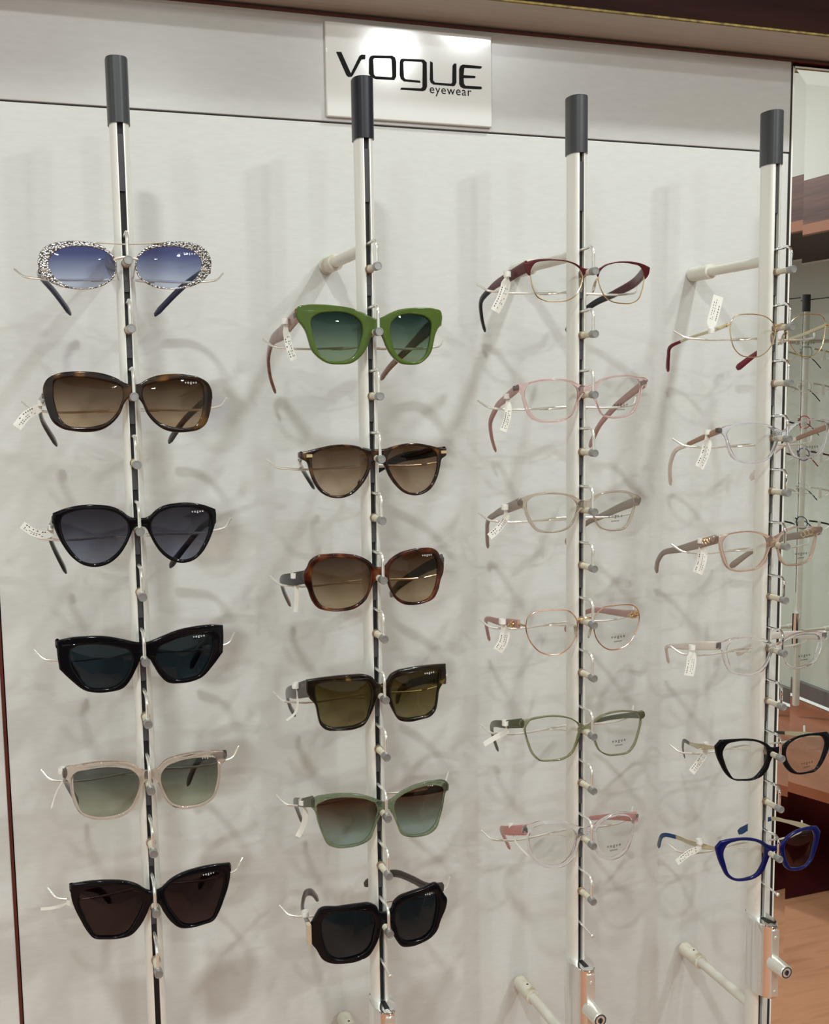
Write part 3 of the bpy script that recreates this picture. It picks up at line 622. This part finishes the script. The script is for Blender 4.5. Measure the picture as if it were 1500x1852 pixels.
glasses('sunglasses', 'black hexagonal sunglasses with temples pointing up, lowest on the second rod', SG, 'F',
 [(920,962),(880,958),(860,922),(820,903),(740,908),(620,925),(492,943),(465,985),(435,1040),(412,1078),(425,1140),(470,1200),(515,1268),(560,1288),(640,1292),(740,1275),(810,1240),(850,1180),(880,1110),(898,1050),(920,1035)],
 [(520,1000),(560,975),(660,960),(770,958),(830,975),(850,1020),(840,1100),(815,1180),(770,1225),(690,1255),(610,1262),(560,1240),(520,1160),(505,1080)],
 (1315,770,1184), 920, BLK, LM('dark slate lens', (.018,.028,.036), (.03,.036,.042)), GRYT,
 [(425,1050,4,9),(405,1000,40,7),(383,920,80,6),(405,840,105,7),(440,835,118,8),(482,880,134,9)], [(1285,800,4,9),(1190,800,30,9),(1090,750,60,8),(980,712,90,8),(880,735,112,8),(785,785,135,9)],
 tagp=([(400,970),(418,1060),(432,1150),(450,1212)],8), logo=((1208,850),'w'), wrap=1.5, thick=.0055)
# --- third rod
glasses('eyeglasses', 'burgundy browline eyeglasses with thin gold lower rims, topmost on the third rod', EG, 'G', None,
 [(548,262),(580,217),(640,200),(740,198),(830,215),(890,240),(922,280),(925,330),(905,400),(870,455),(820,485),(740,495),(660,490),(600,460),(570,400),(553,330)],
 (1366,214,510), 982, GLD, CLEAR, BRG,
 [(525,245,3,12),(400,318,38,11),(260,415,88,7),(200,490,106,6),(202,600,120,6),(225,705,134,7)], [(1368,280,3,12),(1280,370,42,10),(1150,440,72,8),(990,520,105,7),(900,590,118,7),(808,705,138,9)],
 tip=BKT, tipi=2, tagp=([(385,300),(378,360),(350,460),(298,565)],72), logo=((1210,420),'k'), style='wire', wrap=.9,
 brow=([(982,262),(930,257),(870,222),(800,200),(720,190),(630,190),(550,204),(500,222),(500,222),(512,275),(545,310),(553,268),(585,221),(650,206),(740,203),(820,215),(880,242),(915,278),(930,315),(943,292),(982,288)], BRG), extra=GLD)
glasses('eyeglasses', 'pink crystal eyeglasses with dusty rose temples, second on the third rod', EG, 'G',
 [(955,1098),(900,1085),(850,1062),(780,1047),(700,1045),(600,1055),(520,1075),(455,1090),(435,1110),(450,1130),(480,1150),(495,1200),(520,1280),(560,1335),(620,1357),(700,1360),(790,1345),(850,1305),(880,1240),(910,1180),(930,1150),(955,1145)],
 [(510,1140),(530,1095),(600,1070),(700,1062),(790,1065),(850,1085),(880,1120),(885,1180),(865,1250),(830,1310),(760,1335),(680,1343),(600,1330),(555,1290),(525,1220)],
 (1388,1018,1332), 955, PNK, CLEAR, PKT,
 [(455,1115,4,9),(370,1190,42,8),(300,1270,88,7),(265,1360,106,6),(272,1450,118,6),(302,1562,134,7)], [(1370,1075,4,9),(1260,1160,40,8),(1130,1275,85,7),(1050,1370,105,6),(975,1530,135,7)],
 tagp=([(385,1170),(392,1240),(385,1330),(355,1420)],54), logo=((1200,1240),'k'), wrap=.9, thick=.0036)
glasses('eyeglasses', 'smoky nude crystal eyeglasses with patterned grey temples, third on the third rod', EG, 'H',
 [(942,178),(900,170),(860,145),(790,125),(700,118),(600,125),(530,145),(480,165),(455,185),(468,225),(500,240),(520,290),(550,350),(600,400),(680,410),(770,400),(840,360),(870,310),(898,255),(918,232),(942,225)],
 [(525,195),(560,158),(640,138),(730,135),(810,147),(865,180),(883,215),(873,270),(850,330),(810,375),(740,393),(660,395),(600,375),(560,320),(530,250)],
 (1340,105,398), 942, SMK, CLEAR, TAUPE,
 [(480,195,4,11),(400,230,35,10),(300,280,80,7),(248,325,102,6),(242,410,115,6),(246,512,132,6)], [(1320,180,4,10),(1200,225,40,9),(1060,290,82,7),(960,335,105,6),(880,400,118,6),(805,480,136,9)],
 tagp=([(368,225),(378,290),(340,360),(258,438)],52), logo=((1160,300),'k'), wrap=.9, thick=.0036)
glasses('eyeglasses', 'round rose gold wire eyeglasses with knotted hinges and pink temples on third rod', EG, 'H', None,
 [(520,1060),(535,1010),(575,980),(640,965),(730,960),(810,962),(855,990),(885,1040),(885,1090),(870,1160),(830,1225),(770,1270),(700,1280),(620,1260),(560,1200),(525,1120)],
 (1328,922,1245), 945, RGD, CLEAR, PKT,
 [(470,1060,8,9),(400,1052,28,9),(320,1042,60,7),(235,1030,96,5),(240,1090,112,5),(257,1172,128,6)], [(1300,988,8,9),(1230,985,28,8),(1130,972,55,7),(1000,962,88,6),(950,975,100,5),(870,1030,118,5),(800,1105,136,8)],
 tagp=([(350,1040),(368,1110),(355,1190),(318,1252)],78), logo=((1180,1160),'k'), style='wire', rimr=.0007, wrap=.9, extra=GLD)
glasses('eyeglasses', 'olive green crystal square eyeglasses, fifth on the third rod', EG, 'I',
 [(947,285),(900,265),(850,235),(790,215),(700,210),(600,225),(530,240),(480,248),(475,285),(500,300),(510,350),(530,420),(560,490),(610,535),(690,540),(790,525),(850,480),(885,400),(905,335),(925,312),(947,308)],
 [(520,290),(550,250),(620,230),(720,223),(800,230),(860,250),(895,290),(895,340),(875,410),(840,480),(780,515),(700,528),(620,525),(575,480),(540,400)],
 (1368,175,502), 947, OLC, CLEAR, OLT,
 [(490,268,4,10),(400,275,25,9),(275,293,88,6),(282,350,105,6),(318,460,130,7)], [(1350,205,4,9),(1250,213,40,6),(1080,238,90,5),(1000,258,110,5)],
 tagp=([(372,265),(385,320),(310,365),(220,420)],38), logo=((1185,402),'k'), wrap=.9, thick=.0036)
glasses('eyeglasses', 'colourless crystal round eyeglasses with coral pink temples, lowest on the third rod', EG, 'I',
 [(952,1015),(900,1005),(850,985),(780,965),(700,958),(610,968),(560,985),(500,1005),(490,1045),(525,1070),(530,1120),(550,1190),(590,1260),(650,1297),(720,1305),(800,1285),(860,1230),(890,1150),(908,1085),(928,1065),(952,1060)],
 [(545,1070),(562,1025),(620,995),(700,983),(780,988),(840,1012),(868,1050),(868,1110),(850,1180),(810,1240),(760,1275),(690,1280),(620,1255),(572,1200),(548,1130)],
 (1318,900,1245), 952, CLR, CLEAR, ROS,
 [(515,1030,4,11),(400,1035,28,10),(345,1030,70,7),(370,1090,98,6),(402,1160,125,6)], [(1310,935,4,11),(1180,935,30,8),(1060,940,70,6),(975,945,100,5)],
 tagp=([(418,1005),(440,1100),(545,1225)],10), logo=((1150,1152),'k'), wrap=.9, thick=.0042)
# --- right-hand rod
glasses('eyeglasses', 'thin gold wire eyeglasses with maroon tips, topmost on the right-hand rod', EG, 'J', None,
 [(622,660),(632,615),(660,585),(730,572),(810,575),(870,590),(910,620),(935,665),(935,720),(915,780),(880,830),(830,865),(760,872),(700,860),(650,810),(628,740)],
 (1285,570,868), 983, GLD, CLEAR, CGD,
 [(600,648,6,4),(520,680,30,4),(400,718,65,3.2),(280,762,94,3.2),(205,800,106,4),(190,870,118,5),(185,968,133,7)], [(1290,650,6,4),(1200,688,30,4),(1060,740,68,3.2),(960,775,92,3.2),(830,830,112,5),(760,880,122,7),(668,952,136,9)],
 tip=MAR, tipi=3, tagp=([(490,690),(492,640),(512,560),(540,445)],80), logo=((1170,780),'k'), style='wire', wrap=.9)
glasses('eyeglasses', 'pale lilac crystal eyeglasses with tan and ivory temples, second on the right-hand rod', EG, 'J',
 [(985,1385),(940,1365),(880,1340),(800,1327),(700,1332),(620,1345),(560,1365),(540,1385),(560,1405),(585,1440),(600,1500),(630,1570),(690,1605),(780,1615),(860,1600),(910,1560),(940,1500),(962,1450),(985,1440)],
 [(600,1400),(640,1360),(720,1342),(810,1342),(880,1358),(925,1395),(935,1440),(915,1510),(880,1570),(830,1595),(750,1600),(680,1585),(640,1540),(612,1470)],
 (1338,1303,1585), 985, LIL, CLEAR, TAN,
 [(550,1383,4,7),(450,1425,35,6),(330,1480,75,5),(240,1525,96,5),(208,1600,110,5),(203,1760,132,7)], [(1330,1345,4,7),(1200,1395,38,6),(1090,1440,68,5),(960,1510,98,5),(850,1620,118,6),(762,1722,136,9)],
 tip=IVO, tipi=2, tagp=([(460,1395),(462,1470),(445,1550),(405,1642)],72), logo=((1197,1505),'k'), wrap=.9, thick=.0036)
glasses('eyeglasses', 'rose brown crystal eyeglasses with chain-detail temples, third on the right-hand rod', EG, 'K',
 [(1055,490),(1010,475),(950,450),(880,440),(800,445),(700,460),(620,480),(560,495),(565,525),(615,540),(625,590),(645,670),(690,745),(760,768),(860,762),(940,740),(990,690),(1015,610),(1035,570),(1055,560)],
 [(650,530),(680,485),(760,460),(850,452),(930,465),(985,495),(1003,540),(998,600),(970,670),(920,730),(840,748),(750,750),(700,725),(670,650)],
 (1445,402,722), 1055, RSB, CLEAR, TAUPE,
 [(600,508,4,10),(450,550,32,10),(300,590,72,8),(175,620,100,6),(135,680,115,6),(120,768,132,8)], [(1430,435,4,10),(1300,470,32,9),(1130,500,68,8),(980,550,95,6),(860,620,115,6),(712,728,138,9)],
 tagp=([(475,520),(490,590),(480,690),(450,780)],92), logo=((1280,632),'k'), wrap=.9, thick=.0036)
glasses('eyeglasses', 'colourless crystal square eyeglasses with ivory temples, fourth on the right-hand rod', EG, 'K',
 [(1075,1345),(1030,1325),(980,1300),(900,1285),(800,1287),(700,1305),(650,1325),(600,1340),(600,1375),(640,1395),(650,1440),(670,1510),(710,1570),(780,1592),(880,1595),(960,1565),(1010,1490),(1038,1425),(1055,1400),(1075,1392)],
 [(680,1390),(700,1345),(780,1320),(880,1310),(960,1322),(1008,1350),(1025,1390),(1010,1450),(975,1520),(920,1565),(830,1578),(760,1570),(720,1530),(692,1460)],
 (1480,1238,1545), 1075, CLR, CLEAR, IVO,
 [(620,1358,4,9),(470,1358,34,10),(330,1362,70,8),(205,1368,102,4),(205,1420,116,4),(218,1490,130,5)], [(1470,1270,4,10),(1350,1275,30,10),(1180,1270,68,9),(1060,1280,90,8),(900,1340,112,6),(765,1425,136,9)],
 tagp=([(405,1370),(405,1440),(398,1510),(380,1598)],88), logo=((1305,1445),'k'), wrap=.9, thick=.0042)
glasses('eyeglasses', 'black faceted eyeglasses with flat gold temples, fifth on the right-hand rod', EG, 'L',
 [(1080,490),(1040,490),(1000,460),(940,435),(860,422),(750,425),(630,432),(630,432),(585,485),(585,485),(600,560),(630,630),(670,700),(720,745),(800,758),(890,752),(960,720),(1010,660),(1030,600),(1055,555),(1080,545)],
 [(650,520),(680,470),(760,445),(860,440),(940,455),(990,490),(1005,540),(990,610),(950,680),(900,730),(810,745),(740,740),(700,690),(665,610)],
 (1515,367,708), 1080, BLK, CLEAR, CGD,
 [(588,495,3,3),(480,488,28,7),(390,462,68,4),(340,442,96,5),(332,490,112,5),(343,568,130,8)], [(1500,395,3,3),(1300,388,50,6),(1150,378,85,4),(1060,372,105,4)],
 tip=BKT, tipi=2, tagp=([(520,470),(512,530),(470,600),(402,692)],62), logo=((1325,625),'k'), wrap=.9, thick=.0038, hinge=False, thk=.0014)
glasses('eyeglasses', 'royal blue eyeglasses with flat gold temples and blue tips, lowest on the right-hand rod', EG, 'L',
 [(1070,1280),(1020,1270),(960,1235),(880,1213),(780,1213),(690,1225),(630,1240),(630,1240),(590,1290),(590,1290),(605,1360),(640,1450),(680,1520),(740,1553),(820,1555),(910,1530),(970,1480),(1000,1410),(1022,1355),(1045,1325),(1070,1315)],
 [(655,1320),(680,1270),(760,1238),(860,1235),(940,1255),(980,1295),(980,1350),(955,1430),(910,1500),(840,1530),(750,1535),(700,1500),(670,1420)],
 (1425,1120,1475), 1070, BLU, CLEAR, CGD,
 [(592,1300,3,3),(490,1280,28,7),(370,1245,64,5),(280,1208,92,5),(190,1190,108,5),(135,1285,132,8)], [(1415,1155,3,3),(1300,1120,28,7),(1150,1080,68,4),(1040,1062,95,5),(920,1095,112,6),(775,1172,136,9)],
 tip=BLT, tipi=3, tagp=([(465,1240),(462,1290),(380,1335),(285,1412)],52), wrap=.9, thick=.0042, hinge=False, thk=.0014)
# top wire and nose bridge of the jewelled pair, decorated hinges
def find(s): return [o for o in bpy.data.objects if o.get('label', '').startswith(s)][0]
ox, oy, s_ = CR['A']; at2 = lambda x, y, Y=YF - .001, c='A': at(CR[c][0] + x / CR[c][2], CR[c][1] + y / CR[c][2], Y)
g = find('silver jewelled')
part(MB().tube(crom([tuple(at2(x, y)) for x, y in ((545,184),(620,189),(712,193),(810,191),(925,183))], 5, False), .0006, 8), 'top_bar', M['wire'], g)
g = find('round rose gold')
for x, y, d in ((430,1057,20),(1285,990,14)):
    c = at2(x, y, YF + d / 1000, 'H'); mb = MB()
    for k in range(3):
        mb.tube([(c.x + .0042 * math.cos(u) - .001 + k * .001, c.y + .003 * math.sin(2 * u) - .001, c.z + .0032 * math.sin(u + k)) for u in (2 * math.pi * j / 20 for j in range(20))], .0009, 8, True)
    part(mb, 'knot_ornament', GLD, g)
g = find('rose brown crystal')
for pts in ([(500,520,22),(520,532,19),(545,520,16),(560,510,13)], [(1290,475,34),(1320,462,28),(1350,452,22),(1380,442,16)]):
    mb = MB()
    for k in range(3):
        a_ = at2(pts[k][0], pts[k][1], YF + pts[k][2] / 1000 - .002, 'K'); b_ = at2(pts[k+1][0], pts[k+1][1], YF + pts[k+1][2] / 1000 - .002, 'K'); c = (a_ + b_) / 2
        mb.tube([(c.x - .0018, c.y + (b_.y - a_.y) * .6 * math.cos(u), c.z + .003 * math.sin(u)) for u in (2 * math.pi * j / 16 for j in range(16))], .0006, 6, True)
    part(mb, 'chain_ornament', GLD, g)
g = find('black hexagonal')
c = at2(428, 1100, YF + .004, 'F'); part(MB().box((c.x - .0026, c.y - .004, c.z - .010), (c.x + .0012, c.y + .004, c.z + .010)), 'gold_plaque', mat('pale brass plaque', (.75,.66,.48), .3, .5), g)
g = find('dark tortoiseshell round')
for x, y in ((422,1443),(1288,1418)):
    c = at2(x, y, YF + .003, 'D'); part(MB().box((c.x - .0028, c.y - .004, c.z - .0014), (c.x + .0028, c.y, c.z + .0014)), 'corner_rivet', GLD, g)

# ---------------------------------------------------------------- displays on the side wall (seen only in the mirror)
random.seed(3)
def side_rod(yc, label):
    b = Vector((SX - .16, yc, H)); r = empty('display_rod', b, label, 'display rod', 'display rods on the side wall'); ORI[r.name] = Vector((0, 0, 0)); r.rotation_euler = (0, 0, -math.pi / 2)
    # local frame: -y towards the room, x along the wall
    part(MB().sweep([[(x, y, z) for x, y in P_IN] for z in (-1.09, .225)]), 'pole', M['alu'], r, smooth=25)
    part(MB().sweep([[(x, y, z) for x, y in P_CAP] for z in (.225, .28)]), 'cap', M['cap'], r, smooth=25)
    part(MB().box((-.0024, .0035, -.70), (.0024, .0055, .225)), 'slot_backing', M['slot'], r)
    for z in (.13, -.835):
        b_ = part(MB().tube([(0, .023, z), (0, .1595, z)], .0057, 12), 'wall_bracket', M['tube'], r)
        part(MB().lathe((0, .1595, z), (0, -1, 0), [(0, .0085), (.038, .0085), (.0385, .006)]), 'bracket_socket', M['tube'], r, b_)
    part(MB().lathe((0, .006, -.875), (0, 0, 1), [(0, .019), (.105, .019)], 24), 'lock_housing', M['chrome'], r)
    return r
SIDE_Z = [.075, -.035, -.150, -.255, -.370, -.480]
def side_arm(r, z):
    part(MB().tube(crom([(-.0925, .052, z + .0085), (-.083, .0415, z), (0, .040, z), (.083, .0415, z), (.0925, .052, z + .0085)], 4, False), .0012, 8), 'holder_arm', M['wire'], r)
    part(MB().tube([(0, .005, z + .04), (0, -.024, z + .04), (0, -.024, z + .02)], .0013, 8), 'locking_hook', M['chrome'], r)
    part(MB().lathe((0, .001, z + .018), (0, -1, 0), [(0, .0035), (.021, .0031), (.021, .0039), (.029, .0039)], 14), 'peg', M['rubber'], r)
def side_glasses(yc, z, fm, tm, tipm, label, thick=.0016, sq=2.2, tagit=True):
    loc = Vector((SX - .16, yc, H + z)); r = empty('eyeglasses', loc, label, 'eyeglasses', 'eyeglasses on the side wall'); ORI[r.name] = Vector((0, 0, 0)); r.rotation_euler = (0, 0, -math.pi / 2)
    ctr = lambda sd: [(sd * .034 + .026 * abs(math.cos(u)) ** (2 / sq) * (1 if math.cos(u) > 0 else -1), -.011 + .6 * (sd * .034 + .026 * math.cos(u)) ** 2, -.006 + .020 * abs(math.sin(u)) ** (2 / sq) * (1 if math.sin(u) > 0 else -1)) for u in (2 * math.pi * k / 32 for k in range(32))]
    for sd in (-1, 1):
        I = ctr(sd); part(MB().tube(I, thick, 8, True), 'rim', fm, r)
        part(MB().add([(x, y, z_) for x, y, z_ in I] + [(sd * .034, -.012, -.006)], [(k, (k + 1) % 32, 32) for k in range(32)]), 'lens', CLEAR[0], r)
        T = crom([(sd * .066, -.006, .004), (sd * .068, .04, -.004), (sd * .067, .085, -.018), (sd * .064, .105, -.034), (sd * .060, .125, -.056)], 5, False)
        m_ = len(T); secs = []
        for i, q in enumerate(T):
            t = (T[min(i + 1, m_ - 1)] - T[max(i - 1, 0)]).normalized(); up = Vector((1, 0, 0)).cross(t).normalized(); a_ = .0014; b__ = .0028 if i < m_ * .4 else .0019
            secs.append([q + Vector((1, 0, 0)) * a_ * math.cos(u) + up * b__ * math.sin(u) for u in (2 * math.pi * j / 8 for j in range(8))])
        tp = part(MB().sweep(secs[:12]), 'temple', tm, r); part(MB().sweep(secs[11:]), 'temple_tip', tipm, r, tp)
        if tagit and sd == -1: part(MB().box((sd * .0705, .024, -.034), (sd * .0702, .036, .002)), 'price_tag', M['paper'], r, tp)
    part(MB().tube(crom([(-.008, -.011, .003), (0, -.012, .006), (.008, -.011, .003)], 5, False), thick, 8), 'bridge', fm, r)
RED = acetate('red acetate', (.35,.012,.02)); PUR = acetate('purple acetate', (.07,.02,.14)); TEA = acetate('dark teal acetate', (.01,.05,.05)); WHT = acetate('white marbled acetate', (.55,.50,.42))
specs = [(TEA, CGD, TEA, 'gold and dark teal'), (WHT, WHT, BKT, 'white marbled'), (RED, BKT, GRYT, 'red with black temples'), (PUR, BRG, RED, 'purple with wine red temples'),
         (LIL, IVO, BLT, 'clear with pale blue tips'), (NAVY, BKT, BLK, 'navy blue and black')]
POS = ['topmost', 'second from top', 'third from top', 'fourth from top', 'fifth from top', 'lowest']
for n_, (yc, nm) in enumerate(((ry(2.00), 'farther'), (ry(1.76), 'nearer'))):
    r = side_rod(yc, 'aluminium display rod on the side wall, the %s one in the mirror' % nm)
    for k, z in enumerate(SIDE_Z):
        side_arm(r, z); f_, t_, p_, d_ = specs[k if n_ == 0 else (k + 2) % 6]
        side_glasses(yc, z + .024, f_, t_, p_, '%s eyeglasses, %s on the %s mirrored rod' % (d_, POS[k], nm), .0016 if k != 0 else .0007)
